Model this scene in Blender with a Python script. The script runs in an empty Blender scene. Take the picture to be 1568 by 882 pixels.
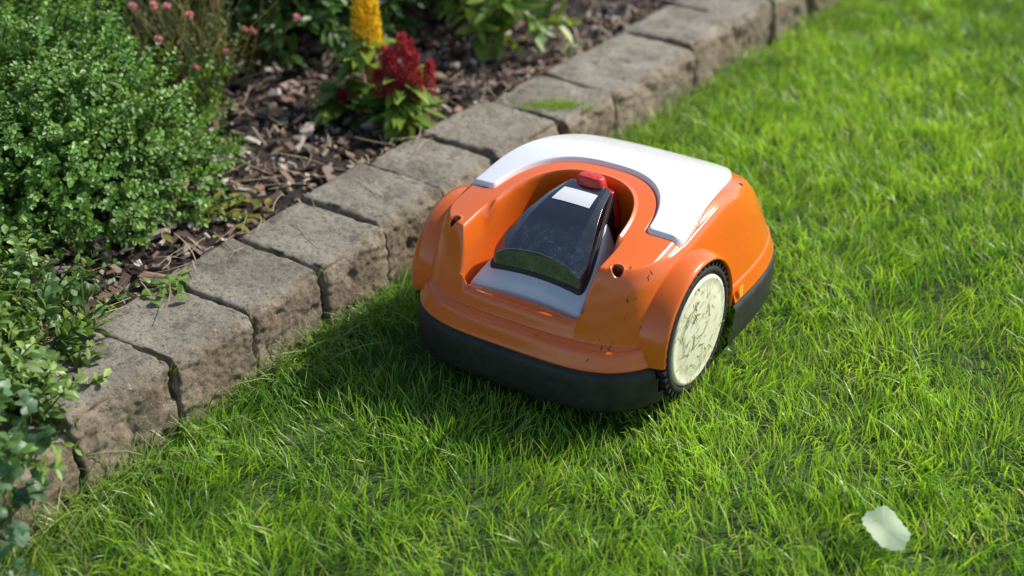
import bpy, math, random
import numpy as np
from mathutils import Vector, noise
rng=np.random.default_rng(7); random.seed(7)
sc=bpy.context.scene
# ---------------------------------------------------------------- helpers
def ss(a,b,x):
    t=np.clip((x-a)/(b-a),0,1); return t*t*(3-2*t)
def smin(a,b,k):
    h=np.clip(.5+.5*(b-a)/k,0,1); return b*(1-h)+a*h-k*h*(1-h)
def curve(xs,ys,wd=.02):
    g=np.linspace(-.3,1,2601); y=np.interp(g,xs,ys); k=np.exp(-.5*(np.arange(-160,161)*.0005/wd)**2); k/=k.sum()
    y=np.convolve(np.pad(y,160,mode='edge'),k,'valid')
    return lambda b:np.interp(b,g,y)
def link(o,parent=None):
    sc.collection.objects.link(o)
    if parent: o.parent=parent
    return o
def empty(name,loc=(0,0,0),rz=0,parent=None):
    o=bpy.data.objects.new(name,None); o.location=loc; o.rotation_euler=(0,0,rz); o.empty_display_size=.1
    return link(o,parent)
def mesh_np(name,V,F,mat=None,parent=None,smooth=True,attrs=None,col=None):
    me=bpy.data.meshes.new(name); V=np.ascontiguousarray(V,dtype=np.float32); F=np.ascontiguousarray(F,dtype=np.int32)
    n=F.shape[1]; me.vertices.add(len(V)); me.vertices.foreach_set('co',V.ravel())
    me.loops.add(F.size); me.loops.foreach_set('vertex_index',F.ravel())
    me.polygons.add(len(F)); me.polygons.foreach_set('loop_start',np.arange(0,F.size,n,dtype=np.int32))
    me.polygons.foreach_set('use_smooth',np.full(len(F),smooth))
    me.update(calc_edges=True)
    if attrs:
        for k,v in attrs.items():
            a=me.attributes.new(k,'FLOAT','POINT'); a.data.foreach_set('value',np.ascontiguousarray(v,dtype=np.float32).ravel())
    if col is not None:
        a=me.attributes.new('Col','FLOAT_COLOR','POINT')
        c=np.ones((len(V),4),dtype=np.float32); c[:,:3]=col; a.data.foreach_set('color',c.ravel())
    o=bpy.data.objects.new(name,me)
    if mat: me.materials.append(mat)
    return link(o,parent)
def norm(v): return v/np.maximum(np.linalg.norm(v,axis=-1,keepdims=True),1e-9)
def snoise(x,y,f,seed=0):
    r=np.random.default_rng(seed); o=0
    for i in range(7):
        a=r.uniform(0,6.28); k=f*r.uniform(.6,1.6); o=o+np.sin((x*math.cos(a)+y*math.sin(a))*k+r.uniform(0,6.28))
    return o/7*1.6
def ribbons(name,base,d,side,L,W,prof,bendv,col,mat,parent=None,three=False,fold=.25):
    N=len(base); R=len(prof); C=3 if three else 2
    V=np.zeros((N,R,C,3)); cc=np.zeros((N,R,C,3))
    nr=norm(np.cross(side,d))
    for i,w in enumerate(prof):
        t=i/(R-1)
        p=base+d*(L*t)[:,None]+bendv*(L*t*t)[:,None]
        hw=(W*w*.5)[:,None]
        if three:
            V[:,i,0]=p-side*hw+nr*hw*fold; V[:,i,1]=p; V[:,i,2]=p+side*hw+nr*hw*fold
        else:
            V[:,i,0]=p-side*hw; V[:,i,1]=p+side*hw
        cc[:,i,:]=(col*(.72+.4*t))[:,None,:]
    idx=np.arange(N*R*C).reshape(N,R,C)
    F=[]
    for c in range(C-1):
        F.append(np.stack([idx[:,:-1,c],idx[:,:-1,c+1],idx[:,1:,c+1],idx[:,1:,c]],-1).reshape(-1,4))
    return mesh_np(name,V.reshape(-1,3),np.concatenate(F),mat,parent,True,None,cc.reshape(-1,3))
# ---------------------------------------------------------------- materials
def newmat(name):
    m=bpy.data.materials.new(name); m.use_nodes=True; nt=m.node_tree
    return m,nt,nt.nodes['Principled BSDF']
def N(nt,t,**k):
    n=nt.nodes.new(t)
    for a,b in k.items():
        if a in n.inputs.keys(): n.inputs[a].default_value=b
        else: setattr(n,a,b)
    return n
def ramp(nt,src,stops):
    r=nt.nodes.new('ShaderNodeValToRGB'); e=r.color_ramp.elements
    while len(e)<len(stops): e.new(.5)
    for el,(p,c) in zip(e,stops): el.position=p; el.color=(*c,1)
    nt.links.new(src,r.inputs[0]); return r
def mixc(nt,f,a,b):
    m=nt.nodes.new('ShaderNodeMix'); m.data_type='RGBA'
    for s,v in ((0,f),(6,a),(7,b)):
        if hasattr(v,'links') : nt.links.new(v,m.inputs[s])
        elif s==0: m.inputs[s].default_value=v
        else: m.inputs[s].default_value=(*v,1)
    return m.outputs[2]
def noise_n(nt,scale,detail=4,rough=.6,coord='Object',vec=None):
    tc=nt.nodes.new('ShaderNodeTexCoord'); n=nt.nodes.new('ShaderNodeTexNoise')
    n.inputs['Scale'].default_value=scale; n.inputs['Detail'].default_value=detail; n.inputs['Roughness'].default_value=rough
    nt.links.new(tc.outputs[coord],n.inputs['Vector']); return n
def bump(nt,p,h,strength,dist):
    b=nt.nodes.new('ShaderNodeBump'); b.inputs['Strength'].default_value=strength; b.inputs['Distance'].default_value=dist
    nt.links.new(h,b.inputs['Height']); nt.links.new(b.outputs[0],p.inputs['Normal']); return b
def foliage(name,trans=.35,rough=.45,spec=.4):
    m,nt,p=newmat(name); a=N(nt,'ShaderNodeAttribute',attribute_name='Col')
    nt.links.new(a.outputs['Color'],p.inputs['Base Color']); p.inputs['Roughness'].default_value=rough
    p.inputs['Specular IOR Level'].default_value=spec
    t=nt.nodes.new('ShaderNodeBsdfTranslucent'); 
    mt=nt.nodes.new('ShaderNodeMix'); mt.data_type='RGBA'; mt.blend_type='MULTIPLY'; mt.inputs[0].default_value=1
    nt.links.new(a.outputs['Color'],mt.inputs[6]); mt.inputs[7].default_value=(1.6,1.6,.7,1); nt.links.new(mt.outputs[2],t.inputs['Color'])
    ms=nt.nodes.new('ShaderNodeMixShader'); ms.inputs[0].default_value=trans
    nt.links.new(p.outputs[0],ms.inputs[1]); nt.links.new(t.outputs[0],ms.inputs[2])
    nt.links.new(ms.outputs[0],nt.nodes['Material Output'].inputs['Surface']); return m
def simple(name,c,rough=.5,coat=0,metal=0,nscale=0,nb=.0):
    m,nt,p=newmat(name); p.inputs['Roughness'].default_value=rough; p.inputs['Coat Weight'].default_value=coat
    p.inputs['Metallic'].default_value=metal; p.inputs['Base Color'].default_value=(*c,1)
    if nscale:
        n=noise_n(nt,nscale,5); r=ramp(nt,n.outputs['Fac'],[(.3,tuple(x*.7 for x in c)),(.7,tuple(min(1,x*1.15) for x in c))])
        nt.links.new(r.outputs[0],p.inputs['Base Color'])
        if nb: bump(nt,p,n.outputs['Fac'],nb,.002)
    return m
M_grass=foliage('grass_blades',.45,.36,.5)
M_leaf=foliage('leaf_green',.3,.42,.45)
M_petal=foliage('petals',.3,.7)
M_chip,nt,p=newmat('bark_chips'); a=N(nt,'ShaderNodeAttribute',attribute_name='Col'); nt.links.new(a.outputs['Color'],p.inputs['Base Color']); p.inputs['Roughness'].default_value=.8
n=noise_n(nt,180,4); bump(nt,p,n.outputs['Fac'],.6,.002)
M_soil,nt,p=newmat('soil'); n=noise_n(nt,30,8,.7); r=ramp(nt,n.outputs['Fac'],[(.3,(.012,.008,.005)),(.7,(.06,.04,.028))]); nt.links.new(r.outputs[0],p.inputs['Base Color']); p.inputs['Roughness'].default_value=.95; bump(nt,p,n.outputs['Fac'],1,.02)
M_ground,nt,p=newmat('lawn_ground'); n=noise_n(nt,9,8,.7); r=ramp(nt,n.outputs['Fac'],[(.3,(.025,.05,.01)),(.7,(.07,.13,.02))]); nt.links.new(r.outputs[0],p.inputs['Base Color']); p.inputs['Roughness'].default_value=.95; bump(nt,p,n.outputs['Fac'],1,.02)
M_stone,nt,p=newmat('concrete_stone')
oi=nt.nodes.new('ShaderNodeObjectInfo')
def snz(scale,detail,rough):
    tc=nt.nodes.new('ShaderNodeTexCoord'); ad=nt.nodes.new('ShaderNodeVectorMath'); ad.operation='ADD'; nt.links.new(tc.outputs['Object'],ad.inputs[0])
    sc_=nt.nodes.new('ShaderNodeMath'); sc_.operation='MULTIPLY'; sc_.inputs[1].default_value=17.; nt.links.new(oi.outputs['Random'],sc_.inputs[0]); nt.links.new(sc_.outputs[0],ad.inputs[1])
    n=nt.nodes.new('ShaderNodeTexNoise'); n.inputs['Scale'].default_value=scale; n.inputs['Detail'].default_value=detail; n.inputs['Roughness'].default_value=rough; nt.links.new(ad.outputs[0],n.inputs['Vector']); return n
n1=snz(8,8,.7); n2=snz(110,6,.8); n3=snz(24,6,.75); n5=snz(13,5,.7)
c1=ramp(nt,n1.outputs['Fac'],[(.3,(.20,.17,.125)),(.5,(.34,.295,.225)),(.7,(.48,.43,.34))]).outputs[0]
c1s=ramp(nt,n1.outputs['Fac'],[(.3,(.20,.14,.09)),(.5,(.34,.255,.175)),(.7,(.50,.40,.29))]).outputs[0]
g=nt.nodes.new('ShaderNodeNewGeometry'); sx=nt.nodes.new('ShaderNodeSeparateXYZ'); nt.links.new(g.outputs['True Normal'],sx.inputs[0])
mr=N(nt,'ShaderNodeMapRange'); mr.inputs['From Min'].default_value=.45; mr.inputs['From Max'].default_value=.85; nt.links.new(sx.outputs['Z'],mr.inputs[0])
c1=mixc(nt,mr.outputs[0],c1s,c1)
f2=ramp(nt,n2.outputs['Fac'],[(.35,(0,0,0)),(.48,(1,1,1))]).outputs[0]
c2=mixc(nt,f2,(.08,.062,.042),c1)
f3=ramp(nt,n3.outputs['Fac'],[(.52,(0,0,0)),(.68,(.75,.75,.75))]).outputs[0]
c3=mixc(nt,f3,c2,(.085,.075,.05))
f5=ramp(nt,n5.outputs['Fac'],[(.60,(0,0,0)),(.74,(.6,.6,.6))]).outputs[0]
c3=mixc(nt,f5,c3,(.12,.13,.045))
n4=snz(160,3,.6); f4=ramp(nt,n4.outputs['Fac'],[(.66,(0,0,0)),(.70,(.8,.8,.8))]).outputs[0]
c3=mixc(nt,f4,c3,(.6,.55,.48)); nt.links.new(c3,p.inputs['Base Color']); p.inputs['Roughness'].default_value=.85
ad=N(nt,'ShaderNodeMath',operation='ADD'); nt.links.new(n2.outputs['Fac'],ad.inputs[0]); nt.links.new(n3.outputs['Fac'],ad.inputs[1]); bump(nt,p,ad.outputs[0],1,.007)
M_hull,nt,p=newmat('mower_shell')
def attr(nm): return N(nt,'ShaderNodeAttribute',attribute_name=nm).outputs['Fac']
def thr(src,lo,hi):
    m=N(nt,'ShaderNodeMapRange',interpolation_type='SMOOTHSTEP'); m.inputs['From Min'].default_value=lo; m.inputs['From Max'].default_value=hi; nt.links.new(src,m.inputs[0]); return m.outputs[0]
fw=thr(attr('white'),-.0003,.0003); fs=thr(attr('skirt'),.45,.55); fh=thr(attr('dark'),.4,.6)
dn=noise_n(nt,60,6,.75); dirt=ramp(nt,dn.outputs['Fac'],[(.64,(0,0,0)),(.85,(.35,.35,.35))]).outputs[0]
org=mixc(nt,dirt,(.80,.145,.011),(.48,.10,.02))
c=mixc(nt,fw,org,(.82,.82,.81)); sn=noise_n(nt,35,7,.8); sk_c=ramp(nt,sn.outputs['Fac'],[(.4,(.010,.010,.011)),(.75,(.04,.04,.033))]).outputs[0]
c=mixc(nt,fs,c,sk_c); c=mixc(nt,fh,c,(.12,.015,.008))
nt.links.new(c,p.inputs['Base Color'])
rn=noise_n(nt,14,5,.7); rr0=ramp(nt,rn.outputs['Fac'],[(.35,(.2,.2,.2)),(.7,(.34,.34,.34))]).outputs[0]
rr=mixc(nt,fs,rr0,(.6,.6,.6)); nt.links.new(rr,p.inputs['Roughness']); 
cw=mixc(nt,fs,(.45,.45,.45),(0,0,0)); nt.links.new(cw,p.inputs['Coat Weight'])
p.inputs['Coat Roughness'].default_value=.12
fb=noise_n(nt,900,2,.5); bump(nt,p,fb.outputs['Fac'],.06,.0005)
M_orange=simple('orange_plastic',(.80,.145,.011),.25,.4)
M_dark=simple('dark_plastic',(.02,.02,.022),.5,0,0,80,.1)
M_black=simple('black_void',(.012,.012,.012),.8)
M_rubber=simple('rubber',(.022,.021,.02),.8,0,0,120,.3)
M_grey,nt,p=newmat('light_grey_plastic'); n=noise_n(nt,22,6,.6); r=ramp(nt,n.outputs['Fac'],[(.3,(.56,.59,.61)),(.7,(.68,.71,.73))]); nt.links.new(r.outputs[0],p.inputs['Base Color']); p.inputs['Roughness'].default_value=.4
M_red=simple('red_plastic',(.62,.03,.02),.35,.2)
M_cream,nt,p=newmat('cream_wheel_cover'); n=noise_n(nt,45,7,.7); r=ramp(nt,n.outputs['Fac'],[(.35,(.88,.85,.66)),(.60,(.82,.79,.57)),(.74,(.42,.40,.20))]); nt.links.new(r.outputs[0],p.inputs['Base Color']); p.inputs['Roughness'].default_value=.45
M_cover,nt,p=newmat('smoked_cover')
tc=nt.nodes.new('ShaderNodeTexCoord'); sx=nt.nodes.new('ShaderNodeSeparateXYZ'); nt.links.new(tc.outputs['Object'],sx.inputs[0])
mr=N(nt,'ShaderNodeMapRange'); mr.inputs['From Min'].default_value=.150; mr.inputs['From Max'].default_value=.09; nt.links.new(sx.outputs['Y'],mr.inputs[0])
n=noise_n(nt,75,9,.88); r=ramp(nt,n.outputs['Fac'],[(.42,(.02,.027,.035)),(.56,(.05,.062,.075)),(.70,(.30,.33,.35))])
nt.links.new(mixc(nt,mr.outputs[0],(.008,.008,.009),r.outputs[0]),p.inputs['Base Color']); p.inputs['Coat Weight'].default_value=1; p.inputs['Coat Roughness'].default_value=.04; p.inputs['Specular IOR Level'].default_value=1.0
n2=noise_n(nt,30,6,.7); r2=ramp(nt,n2.outputs['Fac'],[(.4,(.06,.06,.06)),(.75,(.22,.22,.22))]); nt.links.new(r2.outputs[0],p.inputs['Roughness'])
M_stick=simple('sticker_white',(.78,.76,.76),.4)
# ---------------------------------------------------------------- ground frame (edging line)
L0=np.array([-.582,1.546]); E=norm(np.array([.55,.835])); NR=np.array([E[1],-E[0]])
def off(s): return .012*np.maximum(s,0)**2
def sw(x,y):
    s=(x-L0[0])*E[0]+(y-L0[1])*E[1]; w=(x-L0[0])*NR[0]+(y-L0[1])*NR[1]-off(s); return s,w
def xy(s,w):
    w=w+off(s); return L0[0]+E[0]*s+NR[0]*w, L0[1]+E[1]*s+NR[1]*w
GZ=-.022
mesh_np('lawn_ground',[(-60,-60,GZ-.004),(60,-60,GZ-.004),(60,60,GZ-.004),(-60,60,GZ-.004)],[(0,1,2,3)],M_ground)
def bedz(s,w): return .055+.03*ss(.2,1.2,-w)+.010*snoise(s,w,9,3)+.005*snoise(s,w,40,4)
S_,W_=np.meshgrid(np.linspace(-2.5,5.5,320),np.linspace(-.16,-3.4,130),indexing='ij')
X_,Y_=xy(S_,W_); Z_=bedz(S_,W_); Z_[:,0]=-.02
idx=np.arange(S_.size).reshape(S_.shape)
mesh_np('garden_bed_soil',np.stack([X_,Y_,Z_],-1).reshape(-1,3),np.stack([idx[:-1,:-1],idx[:-1,1:],idx[1:,1:],idx[1:,:-1]],-1).reshape(-1,4),M_soil)
# ---------------------------------------------------------------- edging stones
edg=empty('stone_edging')
joints=[-1.1,-.92,-.74,-.56,-.38,-.19,0,.182,.346,.508,.676,.845,1.01,1.216,1.404,1.74,1.963,2.13,2.33,2.52,2.72,2.92,3.12,3.33,3.53,3.74,3.95]
import bmesh
def stone(s0,s1,i):
    ln=s1-s0-.005; dp=.190; h=.135
    hz=.100+random.uniform(-.007,.006); fo=random.uniform(-.010,.010)
    if i==5: hz-=.02
    bm=bmesh.new(); bmesh.ops.create_cube(bm,size=2); bmesh.ops.subdivide_edges(bm,edges=bm.edges[:],cuts=46,use_grid_fill=True)
    hx,hy,hh=ln/2,dp/2,h/2; rd=.008; seed=Vector((i*3.7,i*1.3,0))
    for v in bm.verts:
        c=v.co; q=Vector((c.x*hx,c.y*hy,c.z*hh))
        inn=Vector((max(-hx+rd,min(hx-rd,q.x)),max(-hy+rd,min(hy-rd,q.y)),max(-hh+rd,min(hh-rd,q.z))))
        dlt=q-inn
        nn=dlt.normalized() if dlt.length>1e-7 else Vector((0,0,1))
        q=inn+nn*rd
        cut=(q.z-hh)+(-hy-q.y)+.016+noise.noise(Vector((q.x*30,i*5,0)))*.010
        if cut>0: q.z-=cut*.5; q.y+=cut*.5
        side=abs(nn.z)<.5
        a=noise.noise(q*13+seed)*.0038+noise.noise(q*40+seed)*(.0034 if side else .0015)+noise.noise(q*110+seed)*(.0026 if side else .0012)
        edge=1 if sum(1 for k in nn if abs(k)>.25)>1 else 0
        chip=max(0,noise.noise(q*28+seed*2)-.12)*(.022 if edge else (.012 if side else .0025))
        v.co=q+nn*(a-chip)
    me=bpy.data.meshes.new('stone'); bm.to_mesh(me); bm.free()
    for pl in me.polygons: pl.use_smooth=True
    me.materials.append(M_stone); o=bpy.data.objects.new('stone_block',me)
    sm=(s0+s1)/2; x,y=xy(sm,fo-dp/2)
    ang=math.atan2(E[1],E[0])+random.uniform(-.03,.03)-.024*max(0,sm)
    o.location=(x,y,hz-h/2); o.rotation_euler=(random.uniform(-.035,.035),random.uniform(-.025,.025),ang); link(o,edg)
for i in range(len(joints)-1): stone(joints[i],joints[i+1],i)
# ---------------------------------------------------------------- mulch
def rand_dir(n):
    v=rng.normal(size=(n,3)); return norm(v)
def chips(name,n,srange,wrange,Lm):
    s=rng.uniform(*srange,n); w=-.186-rng.random(n)*wrange
    x,y=xy(s,w); z=bedz(s,w)+rng.uniform(-.003,.018,n)
    yaw=rng.uniform(0,6.28,n); tl=rng.normal(0,.42,n)
    d=np.stack([np.cos(yaw)*np.cos(tl),np.sin(yaw)*np.cos(tl),np.sin(tl)],-1); up=norm(np.stack([rng.normal(0,.5,n),rng.normal(0,.5,n),np.ones(n)],-1))
    sd=norm(np.cross(up,d)); Lc=rng.lognormal(math.log(Lm),.5,n).clip(.003,.055); Wc=Lc*rng.uniform(.25,.65,n)
    pal=np.array([[.18,.11,.08],[.29,.205,.16],[.42,.34,.29],[.08,.05,.035],[.24,.14,.09],[.55,.48,.40]])
    col=pal[rng.choice(6,n,p=[.24,.24,.15,.2,.1,.07])]*rng.uniform(.7,1.3,(n,1))
    th=rng.uniform(.0012,.004,n); nn=norm(np.cross(d,sd)); base=np.stack([x,y,z],-1)
    sg=[(-1,-1,-1),(1,-.8,-1),(1,.7,-1),(-1,1,-1),(-.95,-.9,1),(.85,-.7,1),(.9,.8,1),(-.9,.8,1)]
    V=np.zeros((n,8,3))
    for k,(a,b,c_) in enumerate(sg):
        V[:,k]=base+d*(Lc*.5*a*rng.uniform(.75,1.1,n))[:,None]+sd*(Wc*.5*b*rng.uniform(.6,1.2,n))[:,None]+nn*(th*c_)[:,None]
    fq=np.array([(0,3,2,1),(4,5,6,7),(0,1,5,4),(1,2,6,5),(2,3,7,6),(3,0,4,7)])
    F=(np.arange(n)[:,None,None]*8+fq[None]).reshape(-1,4)
    return mesh_np(name,V.reshape(-1,3),F,M_chip,None,False,None,np.repeat(col,8,0))
chips('bark_mulch',19000,(-1.2,3.6),1.4,.019)
n=650; s=rng.uniform(-.4,2.6,n); w=-.14-rng.power(.7,n)*.9; x,y=xy(s,w); z=bedz(s,w)+.018+rng.uniform(0,.012,n)
z=np.where(w>-.20,.108,z)
yaw=rng.uniform(0,6.28,n); d=norm(np.stack([np.cos(yaw),np.sin(yaw),rng.normal(0,.15,n)],-1)); sd=norm(np.cross(d,np.array([0,0,1.])))
ribbons('dry_straw',np.stack([x,y,z],-1),d,sd,rng.uniform(.03,.11,n),np.full(n,.0018),[1,1,1,1,.6],norm(np.cross(d,[0,0,1.]))*rng.normal(0,.25,(n,1)),np.array([.46,.36,.21])*rng.uniform(.5,1.2,(n,1)),M_chip)
# ---------------------------------------------------------------- grass
HR=math.radians(33)
uV=np.array([math.sin(HR),math.cos(HR)]); rV=np.array([math.cos(HR),-math.sin(HR)])
h0=math.radians(29); PIV=np.array([math.cos(h0),-math.sin(h0)])*(-.85)+np.array([math.sin(h0),math.cos(h0)])*(1.53+.22)
MO=PIV-uV*.22+rV*.006
def blades(name,x,y,h,wd,leanamt,colr):
    n=len(x); yaw=rng.uniform(0,6.28,n)
    ln=np.abs(rng.normal(0,leanamt,n)); cl=snoise(x,y,22,11)*1.2+snoise(x,y,60,12)
    la=yaw*.6+cl*2.2
    d=norm(np.stack([np.cos(la)*ln,np.sin(la)*ln,np.ones(n)],-1))
    sd=np.stack([np.cos(yaw),np.sin(yaw),np.zeros(n)],-1)
    bv=np.stack([np.cos(la),np.sin(la),np.full(n,-.35)],-1)*rng.uniform(.05,.65,n)[:,None]
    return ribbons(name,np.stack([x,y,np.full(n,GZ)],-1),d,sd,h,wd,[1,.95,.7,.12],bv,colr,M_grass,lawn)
lawn=empty('lawn_grass')
def gcol(x,y):
    n=len(x); t=np.clip(.52+.42*snoise(x,y,5,21)+.33*snoise(x,y,25,22)+rng.normal(0,.26,n),0,1)[:,None]
    c=np.array([.10,.25,.022])*(1-t)+np.array([.40,.60,.060])*t
    dead=rng.random(n)<.05; c[dead]=np.array([.55,.52,.25])*rng.uniform(.6,1.1,(dead.sum(),1))
    return c
n=300000; x=rng.uniform(-1.1,2.4,n); y=rng.uniform(1.0,4.1,n)
s_,w_=sw(x,y); k=(w_>.0)&(np.abs(x)<.30+.42*y); x,y,w_=x[k],y[k],w_[k]
dens=.76+.34*snoise(x,y,30,31); k=rng.random(len(x))<dens; x,y,w_=x[k],y[k],w_[k]
m=len(x); h=(.032+.009*snoise(x,y,16,41)+rng.normal(0,.009,m)).clip(.012,.062)
la=(x-MO[0])*rV[0]+(y-MO[1])*rV[1]; lb=(x-MO[0])*uV[0]+(y-MO[1])*uV[1]
under=(np.abs(la)<.22)&(lb>.0)&(lb<.57); h=np.where(under,h*.55,h)
blades('grass_near',x,y,h,rng.uniform(.0015,.0032,m),.5,gcol(x,y))
n=50000; x=rng.uniform(-3,6,n); y=rng.uniform(-.5,8,n); s_,w_=sw(x,y)
k=(w_>0)&~((np.abs(x)<.30+.42*y)&(y>1.0)&(y<4.1)); x,y=x[k],y[k]; m=len(x)
blades('grass_far',x,y,rng.uniform(.03,.06,m),rng.uniform(.004,.008,m),.6,gcol(x,y))
n=3600; s_=rng.uniform(-.5,3.2,n); cl=snoise(s_,s_*0,16,51); k=cl+rng.normal(0,.4,n)>-.15; s_=s_[k]; n=len(s_); w_=.012+np.abs(rng.normal(0,.024,n)); x,y=xy(s_,w_)
dirx=rng.normal(.4,.8,n); d=norm(np.stack([E[0]*rng.normal(-.2,.6,n)+NR[0]*dirx*.5,E[1]*rng.normal(-.2,.6,n)+NR[1]*dirx*.5,np.ones(n)],-1))
yaw=rng.uniform(0,6.28,n); sd=np.stack([np.cos(yaw),np.sin(yaw),0*yaw],-1); hv=norm(d*[1,1,0])
t=rng.random((n,1)); c=np.array([.09,.21,.03])*(1-t)+np.array([.42,.50,.20])*t
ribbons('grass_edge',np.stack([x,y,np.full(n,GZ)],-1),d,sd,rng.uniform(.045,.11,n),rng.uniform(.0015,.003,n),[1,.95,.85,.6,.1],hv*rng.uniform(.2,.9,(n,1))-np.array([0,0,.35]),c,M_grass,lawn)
# ---------------------------------------------------------------- mower
mow=empty('robot_lawn_mower',(MO[0],MO[1],0),-HR)
CB=.295; A=.228; B=.295
nphi=1100; th=np.linspace(0,2*math.pi,nphi,endpoint=False)
ex=np.interp(np.sin(th),[-1,-.2,.2,1],[3.8,3.8,3.1,3.1])
R=((np.abs(np.cos(th))/A)**ex+(np.abs(np.sin(th))/B)**ex)**(-1/ex)
sk=[(.975,.018),(1.0,.019),(1.008,.024),(1.012,.040),(1.012,.064),(1.010,.073),(1.003,.079),(.992,.081),(.988,.083)]
sv=np.concatenate([np.linspace(1,.76,110),np.linspace(.76,.0,160)[1:]])
crest=curve([-.02,.03,.08,.14,.2,.26,.30,.34,.38,.42,.46,.50,.54,.60],[.220,.226,.234,.244,.252,.257,.258,.254,.246,.235,.221,.203,.182,.145],.014)
SL=curve([0,.1,.3,.45,.56],[3.6,4.2,4.0,3.2,2.8]); D0=curve([.03,.08],[.021,.010],.01)
KK=curve([0,.25,.45],[.024,.034,.050])
def rec_in(a,b):
    aa=np.abs(a); f=1-((aa/.106)**2.5+(np.maximum(b-.10,0)/.165)**2.5)**(1/2.5)
    return np.minimum(f*.106, b-(.05-.9*a*a+.0))
def white_in(a,b):
    aa=np.abs(a); g=((aa/.134)**2.5+(np.maximum(b-.13,0)/.172)**2.5)**(1/2.5)-1
    outer=.184-.12*np.maximum(b-.2,0)
    o=1-((aa/outer)**4+(np.maximum(b-.2,0)/.325)**4)**.25
    return smin(smin(g*.126,o*.17,.014), b-(.165+.25*(aa-.12)),.010)
def hull_z(a,b,dd):
    aa=np.abs(a)
    zt=crest(b)-np.interp(b,[.2,.45],[.022,.012])*(aa/.2)**2.6
    zt=zt-.006*ss(.172,.184,aa)*ss(.05,.09,b)
    zt=zt+.003*np.exp(-((aa-.186)/.006)**2)*ss(.26,.34,b)
    low=(1-ss(.094,.118,aa))*(1-ss(.10,.14,b)); zt=zt*(1-low)+(.138+.14*np.maximum(b-.03,0))*low
    zs=.085+.028*ss(-.002,.010,dd)+.005*ss(.010,.020,dd)*(1-ss(.06,.1,b))+SL(b)*np.maximum(dd-D0(b),0)
    zz=smin(zs,zt,KK(b))
    zz=zz+.0025*ss(.022,.026,dd)*(1-ss(.030,.036,dd))*(1-ss(.07,.11,b))
    wi=white_in(a,b); zz=zz+.006*ss(-.0005,.003,wi)-.003*ss(-.003,-.0005,wi)*(1-ss(-.0005,.001,wi))
    ri=rec_in(a,b); zz=zz+.003*ss(-.007,-.001,ri)
    zz=np.where(ri>-.0015, zz*(1-ss(-.001,.004,ri))+.105*ss(-.001,.004,ri), zz)
    hr=np.hypot(aa-.139,b-.076); zz=zz-.020*(1-ss(.0060,.0085,hr))+.0015*(1-ss(.009,.013,hr))
    hq=np.hypot(aa-.168,b-.415); zz=zz-.008*(1-ss(.0030,.0055,hq))
    return zz,wi,np.minimum(hr,hq+.0032)
rows=[];wa=[];da=[];ska=[]
for sc_,z0 in sk:
    rows.append(np.stack([R*np.cos(th)*sc_,CB+R*np.sin(th)*sc_,np.full(nphi,z0)],-1)); wa.append(np.full(nphi,-1.)); da.append(np.zeros(nphi)); ska.append(np.ones(nphi))
for s_ in sv:
    a=R*np.cos(th)*s_; b=CB+R*np.sin(th)*s_; zz,wi,hr=hull_z(a,b,(1-s_)*.25)
    rows.append(np.stack([a,b,zz],-1)); wa.append(wi); da.append((hr<.0082)*1.); ska.append(np.zeros(nphi))
V=np.concatenate(rows); nr=len(rows); idx=np.arange(nr*nphi).reshape(nr,nphi); i2=np.roll(idx,-1,1)
F=np.stack([idx[:-1],i2[:-1],i2[1:],idx[1:]],-1).reshape(-1,4)
WB,WZ,WR=.184,.095,.102
cen=V[F].mean(1); dr=np.hypot(cen[:,1]-WB,cen[:,2]-WZ)
F=F[~((np.abs(cen[:,0])>.165)&(dr<WR+.010)&(cen[:,1]>.066))]
mesh_np('shell',V,F,M_hull,mow,True,{'white':np.concatenate(wa),'dark':np.concatenate(da),'skirt':np.concatenate(ska)})
def lathe_arc(name,prof,c,ang0,ang1,n,mat,closed_prof=True,sgn=1,full=False):
    an=np.linspace(ang0,ang1,n,endpoint=not full); P=np.array(prof); m=len(P); V=np.zeros((n,m,3))
    for i,t in enumerate(an):
        V[i,:,0]=P[:,0]*sgn; V[i,:,1]=c[0]+P[:,1]*math.cos(t); V[i,:,2]=c[1]+P[:,1]*math.sin(t)
    idx=np.arange(n*m).reshape(n,m)
    if full: idx=np.vstack([idx,idx[:1]])
    if closed_prof: idx=np.hstack([idx,idx[:,:1]])
    F=np.stack([idx[:-1,:-1],idx[:-1,1:],idx[1:,1:],idx[1:,:-1]],-1).reshape(-1,4)
    return mesh_np(name,V.reshape(-1,3),F,mat,mow,True)
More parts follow.
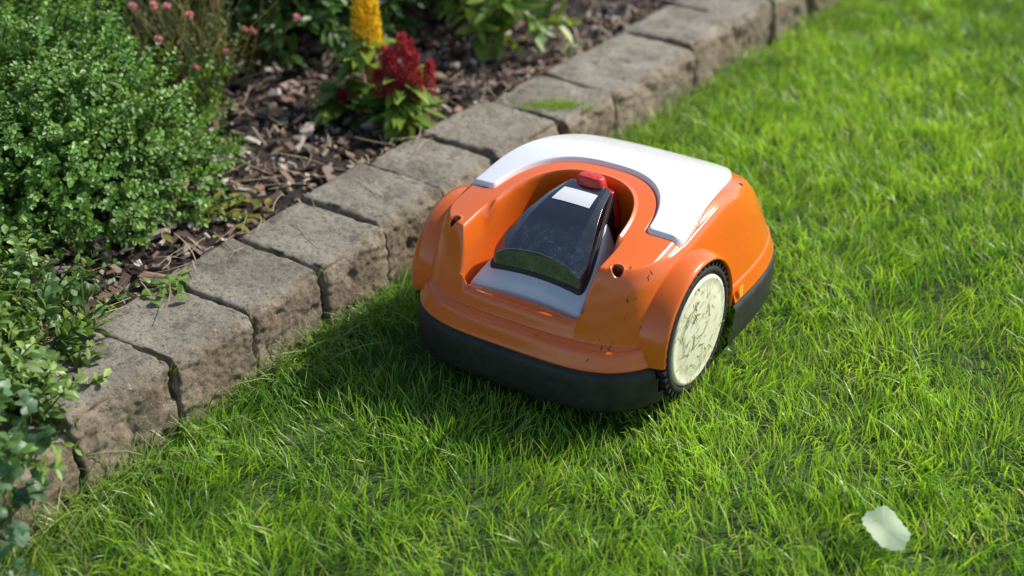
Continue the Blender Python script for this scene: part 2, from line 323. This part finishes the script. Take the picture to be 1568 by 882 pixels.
for sg_ in (1,-1):
    lathe_arc('fender',[(.150,WR+.017),(.180,WR+.0175),(.197,WR+.0168),(.210,WR+.0148),(.2195,WR+.0118),(.2235,WR+.0090),(.223,WR+.0070),(.220,WR+.0060),(.14,WR+.0060)],(WB,WZ),math.radians(-6),math.radians(184),120,M_orange,True,sg_)
    t_in,t_out=.166,.221
    lathe_arc('tyre',[(t_in,.06),(t_in,WR-.008),(t_in+.006,WR-.001),(t_out-.006,WR-.001),(t_out,WR-.005),(t_out+.001,WR-.012),(t_out-.004,WR-.015),(t_out-.006,.06)],(WB,WZ),0,2*math.pi,160,M_rubber,False,sg_,True)
    lathe_arc('wheel_cover',[(t_out-.004,WR-.0150),(t_out+.0005,WR-.0165),(t_out+.002,WR-.021),(t_out+.0005,WR-.024),(t_out+.003,WR-.035),(t_out+.0045,.05),(t_out+.0055,.02),(t_out+.006,.0002)],(WB,WZ),0,2*math.pi,120,M_cream,False,sg_,True)
    VV=[];FF=[]
    for k in range(44):
        t=2*math.pi*k/44; 
        for (a0,a1,sh) in ((t_in+.002,t_in+.028,0),(t_in+.030,t_out-.001,.07)):
            b0=len(VV)
            for (aa,rr_,tt) in ((a0,WR-.003,-.03),(a0,WR-.003,.03),(a1,WR-.003,.03),(a1,WR-.003,-.03),(a0,WR+.004,-.022),(a0,WR+.004,.022),(a1,WR+.004,.022),(a1,WR+.004,-.022)):
                q=t+tt+sh; VV.append((aa*sg_,WB+rr_*math.cos(q),WZ+rr_*math.sin(q)))
            FF+= [tuple(b0+v for v in f) for f in ((0,3,2,1),(4,5,6,7),(0,1,5,4),(1,2,6,5),(2,3,7,6),(3,0,4,7))]
    mesh_np('tread',VV,FF,M_rubber,mow,False)
n=110; rr_=np.sqrt(rng.random(n))*.082; tt=rng.uniform(0,6.28,n); d0=rng.uniform(0,6.28,n)
base=np.stack([np.full(n,.2285)-.004*(rr_/.09),WB+rr_*np.cos(tt),WZ+rr_*np.sin(tt)],-1); d=np.stack([0*d0,np.cos(d0),np.sin(d0)],-1)
sd=np.stack([0*d0,-np.sin(d0),np.cos(d0)],-1)
Lc=np.minimum(rng.uniform(.006,.030,n),.087-rr_).clip(.003)
cc=np.where(rng.random((n,1))<.5,np.array([.16,.2,.06]),np.array([.40,.36,.2]))
ribbons('clippings',base,d,sd,Lc,rng.uniform(.0008,.0022,n),[.6,1,1,.2],sd*rng.normal(0,.2,(n,1)),cc,M_grass,mow)
n=26; a=rng.uniform(.14,.205,n); b=rng.uniform(.03,.11,n)
a[:6]=rng.uniform(-.2,.2,6); b[:6]=rng.uniform(.012,.04,6)
def inw(a,b):
    t_=np.arctan2(b-CB,a); r_=np.hypot(a,b-CB); e_=np.interp(np.sin(t_),[-1,-.2,.2,1],[3.8,3.8,3.1,3.1])
    Rr_=((np.abs(np.cos(t_))/A)**e_+(np.abs(np.sin(t_))/B)**e_)**(-1/e_); return (1-r_/Rr_)*.25
dd=inw(a,b); k=dd>.003; a,b,dd=a[k],b[k],dd[k]; n=len(a); yaw=rng.uniform(0,6.28,n); e_=.003
z0=hull_z(a,b,dd)[0]; a2=a+np.cos(yaw)*e_; b2=b+np.sin(yaw)*e_; z1=hull_z(a2,b2,inw(a2,b2))[0]
d=norm(np.stack([a2-a,b2-b,z1-z0],-1)); sd=norm(np.cross(d,np.array([.1,-.5,1.])))
ribbons('grass_bits',np.stack([a,b,z0+.0012],-1),d,sd,rng.uniform(.003,.008,n),rng.uniform(.0008,.002,n),[.5,1,.4],np.zeros((n,3)),np.where(rng.random((n,1))<.5,np.array([.10,.12,.03]),np.array([.14,.07,.03])),M_grass,mow)
mesh_np('warning_label',[(.2240,.308,.092),(.2240,.320,.092),(.2232,.320,.112),(.2232,.308,.112)],[(0,1,2,3)],simple('label_yellow',(.78,.50,.05),.4),mow).location=(.0055,0,0)
def rbox(name,lo,hi,mat,bev=.01,par=None):
    bm=bmesh.new(); bmesh.ops.create_cube(bm,size=1)
    for v in bm.verts: v.co=Vector([(l+h_)/2+c*(h_-l) for c,l,h_ in zip(v.co,lo,hi)])
    bmesh.ops.bevel(bm,geom=bm.edges[:],offset=bev,segments=4,affect='EDGES',profile=.5)
    me=bpy.data.meshes.new(name); bm.to_mesh(me); bm.free(); me.materials.append(mat)
    for p_ in me.polygons: p_.use_smooth=True
    return link(bpy.data.objects.new(name,me),par or mow)
rbox('chassis',(-.150,.04,.026),(.150,.52,.10),M_black,.02)
rbox('rear_liner',(-.19,.320,.03),(.19,.50,.10),M_black,.02)
rbox('front_liner',(-.18,.04,.03),(.18,.062,.085),M_black,.01)
rbox('axle',(-.17,WB-.012,WZ-.012),(.17,WB+.012,WZ+.012),M_black,.004)
for sg_ in (1,-1): rbox('wheel_well',(min(sg_*.150,sg_*.163),.075,.03),(max(sg_*.150,sg_*.163),.30,.190),M_black,.004)
lathe_arc('castor_wheel',[(-.02,.0),(-.02,.035),(.02,.035),(.02,.0)],(.46,.022),0,2*math.pi,40,M_rubber,False,1,True)
def dome(name,outl,ztop,prof_k,zbase,mat,cb,nph=360,ns=90,par=None,slope=6,k=.008):
    th=np.linspace(0,2*math.pi,nph,endpoint=False); Rr=outl(th); rows=[]
    rows.append(np.stack([Rr*np.cos(th),cb+Rr*np.sin(th),np.full(nph,zbase)],-1))
    for s_ in np.concatenate([np.linspace(1,.8,40),np.linspace(.8,0,ns)[1:]]):
        a=Rr*np.cos(th)*s_; b=cb+Rr*np.sin(th)*s_; zt=ztop(a,b); zs=zbase+slope*(1-s_)*Rr+prof_k
        rows.append(np.stack([a,b,smin(zs,zt,k)],-1))
    V=np.concatenate(rows); nr=len(rows); idx=np.arange(nr*nph).reshape(nr,nph); i2=np.roll(idx,-1,1)
    return mesh_np(name,V,np.stack([idx[:-1],i2[:-1],i2[1:],idx[1:]],-1).reshape(-1,4),mat,par or mow,True)
def plan_outline(inside,cb,rmax=.25):
    def f(th):
        lo=np.zeros_like(th); hi=np.full_like(th,rmax)
        for _ in range(30):
            mid=(lo+hi)/2; ok=inside(mid*np.cos(th),cb+mid*np.sin(th))>0
            lo=np.where(ok,mid,lo); hi=np.where(ok,hi,mid)
        return lo
    return f
def plate_top(a,b): return .146+.52*(b-.05)
dome('control_plate',plan_outline(lambda a,b:rec_in(a,b)-.0045,.14),plate_top,.014,.106,M_grey,.14,slope=3,k=.014)
hwc=curve([.06,.10,.15,.20,.25],[.078,.079,.069,.056,.042],.012)
def cov_in(a,b):
    f=hwc(b)-np.abs(a); g=b-(.086-1.0*a*a); h_=.248-b-1.2*a*a
    return smin(smin(f,g,.010),h_,.012)
ctop=curve([.06,.08,.09,.11,.15,.19,.23,.26],[.180,.193,.203,.218,.238,.251,.257,.258],.008)
def cov_top(a,b):
    e=np.sqrt(np.maximum(np.abs(a)-hwc(b)*.66,0)**2+1e-8)
    return ctop(b)-.7*a*a-.32*e
dome('display_cover',plan_outline(cov_in,.16),cov_top,.030,.140,M_cover,.16,slope=8,k=.006)
dome('cover_frame',plan_outline(lambda a,b:cov_in(a,b)+.003,.16),lambda a,b:plate_top(a,b)+.006,.020,.140,M_dark,.16,slope=8,k=.003)
u,v=np.meshgrid(np.linspace(-.033,.033,30),np.linspace(.178,.210,16),indexing='ij'); u2=u*(1-.9*(v-.176)*4)
Vs=np.stack([u2,v,cov_top(u2,v)+.0010],-1).reshape(-1,3); idx=np.arange(u.size).reshape(u.shape)
mesh_np('label',Vs,np.stack([idx[:-1,:-1],idx[1:,:-1],idx[1:,1:],idx[:-1,1:]],-1).reshape(-1,4),M_stick,mow)
def btn_top(a,b):
    z=.270-5*a*a-8*(b-.240)**2
    return z-.0004*ss(.3,.8,np.sin(a*420)*np.sin(b*420))
dome('stop_button',lambda th:.026*(np.abs(np.cos(th))**2.4+np.abs(np.sin(th)/.66)**2.4)**(-1/2.4),btn_top,.010,.240,M_red,.240,nph=160,ns=60,slope=4,k=.012)
dome('stop_button_base',lambda th:.046*(np.abs(np.cos(th))**2.6+np.abs(np.sin(th)/.36)**2.6)**(-1/2.6),lambda a,b:.247+0*a,.02,.19,M_red,.247,nph=120,ns=40,slope=4,k=.008)
# ---------------------------------------------------------------- plants
def sprigs(name,base,d,L,nl,lsz,col,mat=M_leaf,parent=None,wr=.6,stem=(.07,.10,.03),stemw=.0016,spread=.9,bendz=-.15):
    n=len(base); perp=norm(np.cross(d,rand_dir(n))); q=norm(np.cross(d,perp))
    P=[];D=[];S=[];LL=[];CC=[]
    bz=np.array([0,0,bendz])
    for k in range(nl):
        t=.15+.85*(k+.5)/nl; a=k*math.pi/2*1.03
        for sgn in (0,math.pi):
            r=np.cos(a+sgn)*perp+np.sin(a+sgn)*q
            P.append(base+d*(L*t)[:,None]+bz*(L*t*t)[:,None]); dd=norm(r*spread+d*.55+rng.normal(0,.22,(n,3))); D.append(dd)
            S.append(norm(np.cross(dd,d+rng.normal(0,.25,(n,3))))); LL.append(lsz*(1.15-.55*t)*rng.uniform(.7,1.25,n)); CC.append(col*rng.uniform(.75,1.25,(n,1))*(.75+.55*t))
    P=np.concatenate(P);D=np.concatenate(D);S=np.concatenate(S);LL=np.concatenate(LL);CC=np.concatenate(CC)
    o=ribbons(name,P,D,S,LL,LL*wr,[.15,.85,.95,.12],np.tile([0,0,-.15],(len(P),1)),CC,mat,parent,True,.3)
    ribbons(name+'_stems',base,d,perp,L,np.full(n,stemw*2),[1,.9,.8,.5],np.tile(bz,(n,1)),np.tile(np.array(stem),(n,1)),mat,parent)
    return o
def blob_dirs(n,up=-.1):
    v=rand_dir(n*2); v=v[v[:,2]>up][:n]; return v
sh=empty('herb_shrub',(0,0,0))
C0=np.array([-.90,2.33,.06]); rad=np.array([.40,.42,.36])
n=4300; v=blob_dirs(n,-.05); n=len(v)
lump=1+.16*np.sin(v[:,0]*9+1)*np.sin(v[:,1]*8+2)+.12*np.sin(v[:,2]*11+v[:,0]*7)
rf=(rng.random(n)**.42)*.88
base=C0+v*rad*(lump*rf)[:,None]; base[:,2]=np.maximum(base[:,2],.07)
d=norm(v*np.array([1,1,.8])+np.array([0,0,.45])+rng.normal(0,.3,(n,3)))
t=rng.random((n,1)); col=np.array([.08,.19,.032])*(1-t)+np.array([.22,.38,.08])*t
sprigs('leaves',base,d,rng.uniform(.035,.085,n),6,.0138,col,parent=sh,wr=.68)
def clump(name,c,rad,n,lsz,ca,cb_,nl=4,L=(.05,.1),wr=.5,up=.6,spread=.9):
    e=empty(name); v=blob_dirs(n,-.05); n=len(v); base=np.array(c)+v*np.array(rad)*(rng.random(n)**.5)[:,None]
    d=norm(v+np.array([0,0,up])+rng.normal(0,.35,(n,3))); t=rng.random((n,1)); col=np.array(ca)*(1-t)+np.array(cb_)*t
    sprigs('leaves',base,d,rng.uniform(*L,n),nl,lsz,col,parent=e,wr=wr,spread=spread); return e
DG=(.025,.065,.014); MG=(.09,.18,.03); YG=(.28,.38,.05)
clump('leafy_shrub',(-.52,3.12,.12),(.30,.28,.30),400,.045,DG,MG,wr=.42)
clump('leafy_shrub',(-.95,3.25,.12),(.35,.35,.38),380,.045,DG,MG,wr=.42)
clump('leafy_shrub',(-.18,3.35,.12),(.22,.25,.26),240,.045,DG,MG,wr=.42)
clump('leafy_shrub',(-1.5,2.9,.1),(.35,.5,.4),360,.04,DG,MG,wr=.45)
clump('broadleaf_plant',(-.03,3.10,.11),(.10,.10,.15),40,.075,MG,YG,nl=3,wr=.38,L=(.05,.1))
def celosia(name,x,y,h,plumes,pc,nleaf,lc=(MG,YG),lean=.25):
    e=empty(name); n=nleaf; yaw=rng.uniform(0,6.28,n); zz=.06+rng.random(n)*h*.8
    base=np.stack([x+np.cos(yaw)*.012,y+np.sin(yaw)*.012,zz],-1); el=rng.uniform(-.1,.9,n)
    d=norm(np.stack([np.cos(yaw),np.sin(yaw),el],-1)); sd=norm(np.cross(d,[0,0,1.])); t=rng.random((n,1)); col=np.array(lc[0])*(1-t)+np.array(lc[1])*t
    ribbons('leaves',base,d,sd,rng.uniform(.05,.10,n)*(1.2-.6*(zz-.06)/h),rng.uniform(.022,.034,n),[.1,.6,1,.85,.5,.04],np.tile([0,0,-.4],(n,1)),col,M_leaf,e,True,.25)
    for (ox,oy,h_,ph,ww) in plumes:
        m=int(420*(ph/.08)); t=rng.random(m)**.9; a=rng.uniform(0,6.28,m); fl=1+.25*np.sin(a*3+t*14)
        r=ww*(1-t)**.55*fl*rng.uniform(.5,1,m)+.001
        lx,ly=ox*lean*8,oy*lean*8
        base=np.stack([x+ox+lx*ph*t+r*np.cos(a),y+oy+ly*ph*t+r*np.sin(a),h_+ph*t],-1)
        dd=norm(np.stack([np.cos(a)*.8,np.sin(a)*.8,rng.uniform(.5,1.8,m)],-1)+rng.normal(0,.25,(m,3))); sd=norm(np.cross(dd,rand_dir(m)))
        ribbons('plume',base,dd,sd,rng.uniform(.006,.013,m),rng.uniform(.002,.004,m),[.6,1,.2],np.zeros((m,3)),np.array(pc)*rng.uniform(.5,1.4,(m,1)),M_petal,e)
        b=np.array([[x,y,.08]]); tp=np.array([[x+ox,y+oy,h_+.01]]); dv=tp-b; ribbons('stem',b,norm(dv),norm(np.cross(dv,[[0,1.,0]])),np.linalg.norm(dv,axis=1),np.array([.006]),[1,1,1],np.zeros((1,3)),np.array([[.2,.08,.05]]),M_leaf,e)
rp=[(0,0,.145,.10,.020),(.022,-.01,.14,.07,.016),(-.024,.0,.14,.075,.018),(.012,.018,.14,.085,.016),(-.012,-.022,.13,.06,.015),(.048,.0,.12,.07,.013),(-.044,-.012,.125,.055,.013),(.03,-.03,.12,.045,.012),(-.03,.022,.14,.07,.014)]
celosia('red_celosia',-.215,2.63,.125,rp,(.46,.05,.08),80)
yp=[(0,0,.20,.19,.018),(.016,-.01,.19,.09,.011),(-.016,.008,.20,.12,.012),(.008,.015,.22,.13,.011)]
celosia('yellow_celosia',-.290,2.72,.20,yp,(.90,.66,.05),60)
celosia('red_celosia',-.34,2.66,.08,[(0,0,.09,.03,.010),(.02,0,.08,.025,.009)],(.34,.03,.05),40)
e=empty('pink_flower_plant'); n=170; base=np.tile([-.66,2.76,.07],(n,1))+rng.normal(0,.05,(n,3))*[1,1,.1]
d=norm(rng.normal(0,.35,(n,3))*[1,1,0]+[0.08,-.05,1]); L=rng.uniform(.10,.30,n); sd=norm(np.cross(d,rand_dir(n))); bv=rng.normal(0,.2,(n,3))*[1,1,.2]
ribbons('stems',base,d,sd,L,np.full(n,.0025),[1,1,.9,.8,.7],bv,np.array([.24,.20,.10])*rng.uniform(.6,1.4,(n,1)),M_leaf,e)
tip=base+d*L[:,None]+bv*L[:,None]
sprigs('leaves',base+d*(L*.4)[:,None],d,L*.5,4,.012,np.tile([.14,.18,.07],(n,1)),parent=e,wr=.4)
k=18; m=k*22; tp=np.repeat(tip[:k],22,0); dd=norm(rng.normal(size=(m,3))+[0,0,.6]); ribbons('flowers',tp,dd,norm(np.cross(dd,rand_dir(m))),np.full(m,.009),np.full(m,.005),[.3,1,.8],np.zeros((m,3)),np.array([.75,.34,.46])*rng.uniform(.8,1.2,(m,1)),M_petal,e)
def lobed(name,P,nrm_,size,col,mat,parent,lobes=5,depth=.22,asp=1.,a1=None,curl=.10,notch=.55,teeth=.03,tip=0.):
    n=len(P); K=60; t=np.linspace(0,2*math.pi,K,endpoint=False); rr=(1-depth*(.5+.5*np.cos(t*lobes+math.pi)))*(1-notch*np.exp(-((t-math.pi)/.30)**2))+teeth*np.sin(t*15)+tip*np.exp(-(np.minimum(t,2*math.pi-t)/.25)**2)
    if a1 is None: a1=norm(np.cross(nrm_,rand_dir(n)))
    a2=norm(np.cross(nrm_,a1))*asp; V=np.zeros((n,3*K+1,3))
    V[:,0]=P-nrm_*(size*.10)[:,None]
    wob=rng.uniform(0,6.28,n)
    for ring,(f) in enumerate((.3,.65,1.)):
        for k_ in range(K):
            vein=.03*math.cos(t[k_]*lobes+math.pi)*f
            zz=(curl*f*f*np.sin(3*t[k_]+wob)-.10*(1-f)**2-vein); V[:,1+ring*K+k_]=P+(a1*(math.cos(t[k_])*rr[k_]*f)+a2*(math.sin(t[k_])*rr[k_]*f))*size[:,None]+nrm_*(size*zz)[:,None]
    q=[]
    for k_ in range(K):
        j=(k_+1)%K
        for g_ in (0,K): q.append((1+g_+k_,1+g_+K+k_,1+g_+K+j,1+g_+j))
    for k_ in range(0,K,2): q.append((0,1+k_,1+k_+1,1+(k_+2)%K))
    q=np.array(q); F=(np.arange(n)[:,None,None]*(3*K+1)+q[None]).reshape(-1,4)
    c=np.repeat(col[:,None,:],3*K+1,1); c[:,0]*=.8; c[:,1:1+K]*=.88
    return mesh_np(name,V.reshape(-1,3),F,mat,parent,True,None,c.reshape(-1,3))
def perennial(name,x0,x1,y0,y1,z0,z1,n,sz,ca,cb_):
    e=empty(name); P=np.stack([rng.uniform(x0,x1,n),rng.uniform(y0,y1,n),z0+(z1-z0)*rng.random(n)],-1)
    nn=norm(np.stack([rng.normal(.15,.5,n),rng.normal(-.25,.5,n),np.ones(n)],-1)); t=rng.random((n,1)); col=np.array(ca)*(1-t)+np.array(cb_)*t
    lobed('leaves',P,nn,rng.uniform(*sz,n),col*rng.uniform(.7,1.2,(n,1)),M_leaf,e,curl=.16)
    b=np.stack([P[:,0]-rng.uniform(0,.06,n),P[:,1]+rng.normal(0,.03,n),np.full(n,z0-.03)],-1); dv=P-b; L=np.linalg.norm(dv,axis=1)
    ribbons('stems',b,norm(dv),norm(np.cross(dv,rand_dir(n))),L,np.full(n,.003),[1,1,1],np.zeros((n,3)),np.tile([.12,.16,.05],(n,1)),M_leaf,e); return e
perennial('geranium_plant',-.86,-.60,1.30,1.55,.06,.17,130,(.009,.024),(.05,.13,.045),(.20,.32,.16))
perennial('geranium_plant',-.80,-.64,1.58,1.90,.08,.16,110,(.007,.018),(.05,.13,.03),(.17,.28,.08))
perennial('geranium_plant',-.70,-.575,1.20,1.36,.00,.10,60,(.009,.022),(.05,.13,.055),(.20,.32,.18))
clump('foliage_clump',(-.72,1.55,.08),(.12,.26,.09),150,.030,(.07,.15,.035),(.26,.38,.09),wr=.45)
clump('foliage_clump',(-.80,1.80,.07),(.18,.20,.12),200,.022,(.07,.15,.03),(.20,.31,.07),wr=.5)
def weed(x,y,z,n,sz,r,ca=(.09,.19,.03),cb_=(.25,.38,.06)):
    e=empty('weed'); yaw=rng.uniform(0,6.28,n); base=np.stack([x+rng.normal(0,r,n),y+rng.normal(0,r,n),np.full(n,z)],-1)
    d=norm(np.stack([np.cos(yaw),np.sin(yaw),rng.uniform(.2,1.2,n)],-1)); sd=norm(np.cross(d,[0,0,1.])); t=rng.random((n,1))
    ribbons('leaves',base,d,sd,rng.uniform(.6,1.2,n)*sz,sz*.45*rng.uniform(.6,1.1,n),[.2,.9,1,.7,.08],np.tile([0,0,-.45],(n,1)),np.array(ca)*(1-t)+np.array(cb_)*t,M_leaf,e,True,.2)
x,y=xy(.33,-.16); weed(x,y,.100,30,.028,.016)
x,y=xy(.24,-.20); weed(x,y,.085,16,.026,.02)
x,y=xy(.60,-.30); weed(x,y,.075,46,.035,.045,(.16,.17,.03),(.42,.38,.06))
x,y=xy(1.62,-.24); weed(x,y,.075,20,.022,.02)
x,y=xy(.1,.05); weed(x,y,-.01,16,.03,.02)
x,y=xy(.18,.07); weed(x,y,-.01,14,.03,.02)
e=empty('moss_tuft')
x,y=xy(1.27,-.06); n=420; yaw=rng.uniform(0,6.28,n)
d=norm(np.stack([np.cos(yaw)*.6,np.sin(yaw)*.6,np.ones(n)],-1)); ribbons('blades',np.stack([x+rng.normal(0,.035,n),y+rng.normal(0,.012,n),np.full(n,.094)],-1),d,norm(np.cross(d,rand_dir(n))),rng.uniform(.01,.024,n),np.full(n,.002),[1,.8,.1],np.zeros((n,3)),np.tile([.22,.36,.04],(n,1)),M_grass,e)
P=[];
for j in joints[3:18]:
    m=int(rng.integers(5,40)); w=-rng.uniform(0,.18,m)*rng.random(m)**.5; s=np.full(m,j)+rng.normal(0,.0025,m); x,y=xy(s,w); P.append(np.stack([x,y,np.full(m,.080)],-1))
P=np.concatenate(P); n=len(P); d=norm(rng.normal(0,.4,(n,3))*[1,1,0]+[0,0,1]); ribbons('joint_moss',P,d,norm(np.cross(d,rand_dir(n))),rng.uniform(.010,.024,n),np.full(n,.002),[1,.8,.1],np.zeros((n,3)),np.array([.15,.24,.04])*rng.uniform(.5,1.2,(n,1)),M_grass,e)
lobed('fallen_leaf',np.array([[.481,1.430,.019]]),norm(np.array([[.1,-.3,1.]])),np.array([.034]),np.array([[.52,.62,.42]]),M_petal,None,2,.10,.92,norm(np.array([[.35,-1.,-.2]])),.14,.12,.035,.16)
# ---------------------------------------------------------------- light, world, camera
sun_el=math.radians(41); az=math.atan2(.88,.42)
sv_=Vector((math.sin(az)*math.cos(sun_el),math.cos(az)*math.cos(sun_el),math.sin(sun_el)))
sl=bpy.data.lights.new('sun','SUN'); sl.energy=5; sl.angle=math.radians(.6); sl.color=(1,.96,.89)
so=link(bpy.data.objects.new('sun',sl)); so.rotation_euler=sv_.to_track_quat('Z','Y').to_euler(); so.location=(3,2,4)
w=bpy.data.worlds.new('World'); sc.world=w; w.use_nodes=True; nt=w.node_tree
sky=nt.nodes.new('ShaderNodeTexSky'); sky.sky_type='NISHITA'; sky.sun_disc=False; sky.sun_elevation=sun_el; sky.sun_rotation=az
bg=nt.nodes['Background']; bg.inputs[1].default_value=.15; nt.links.new(sky.outputs[0],bg.inputs[0])
cam=bpy.data.cameras.new('camera'); cam.lens=50; cam.sensor_width=36; cam.clip_end=300; cam.clip_start=.05
cam.dof.use_dof=True; cam.dof.focus_distance=2.10; cam.dof.aperture_fstop=2.4
co=link(bpy.data.objects.new('camera',cam)); co.location=(0,0,1.2); co.rotation_euler=(math.radians(60),0,0); sc.camera=co
sc.view_settings.view_transform='Standard'; sc.view_settings.look='None'; sc.view_settings.exposure=0
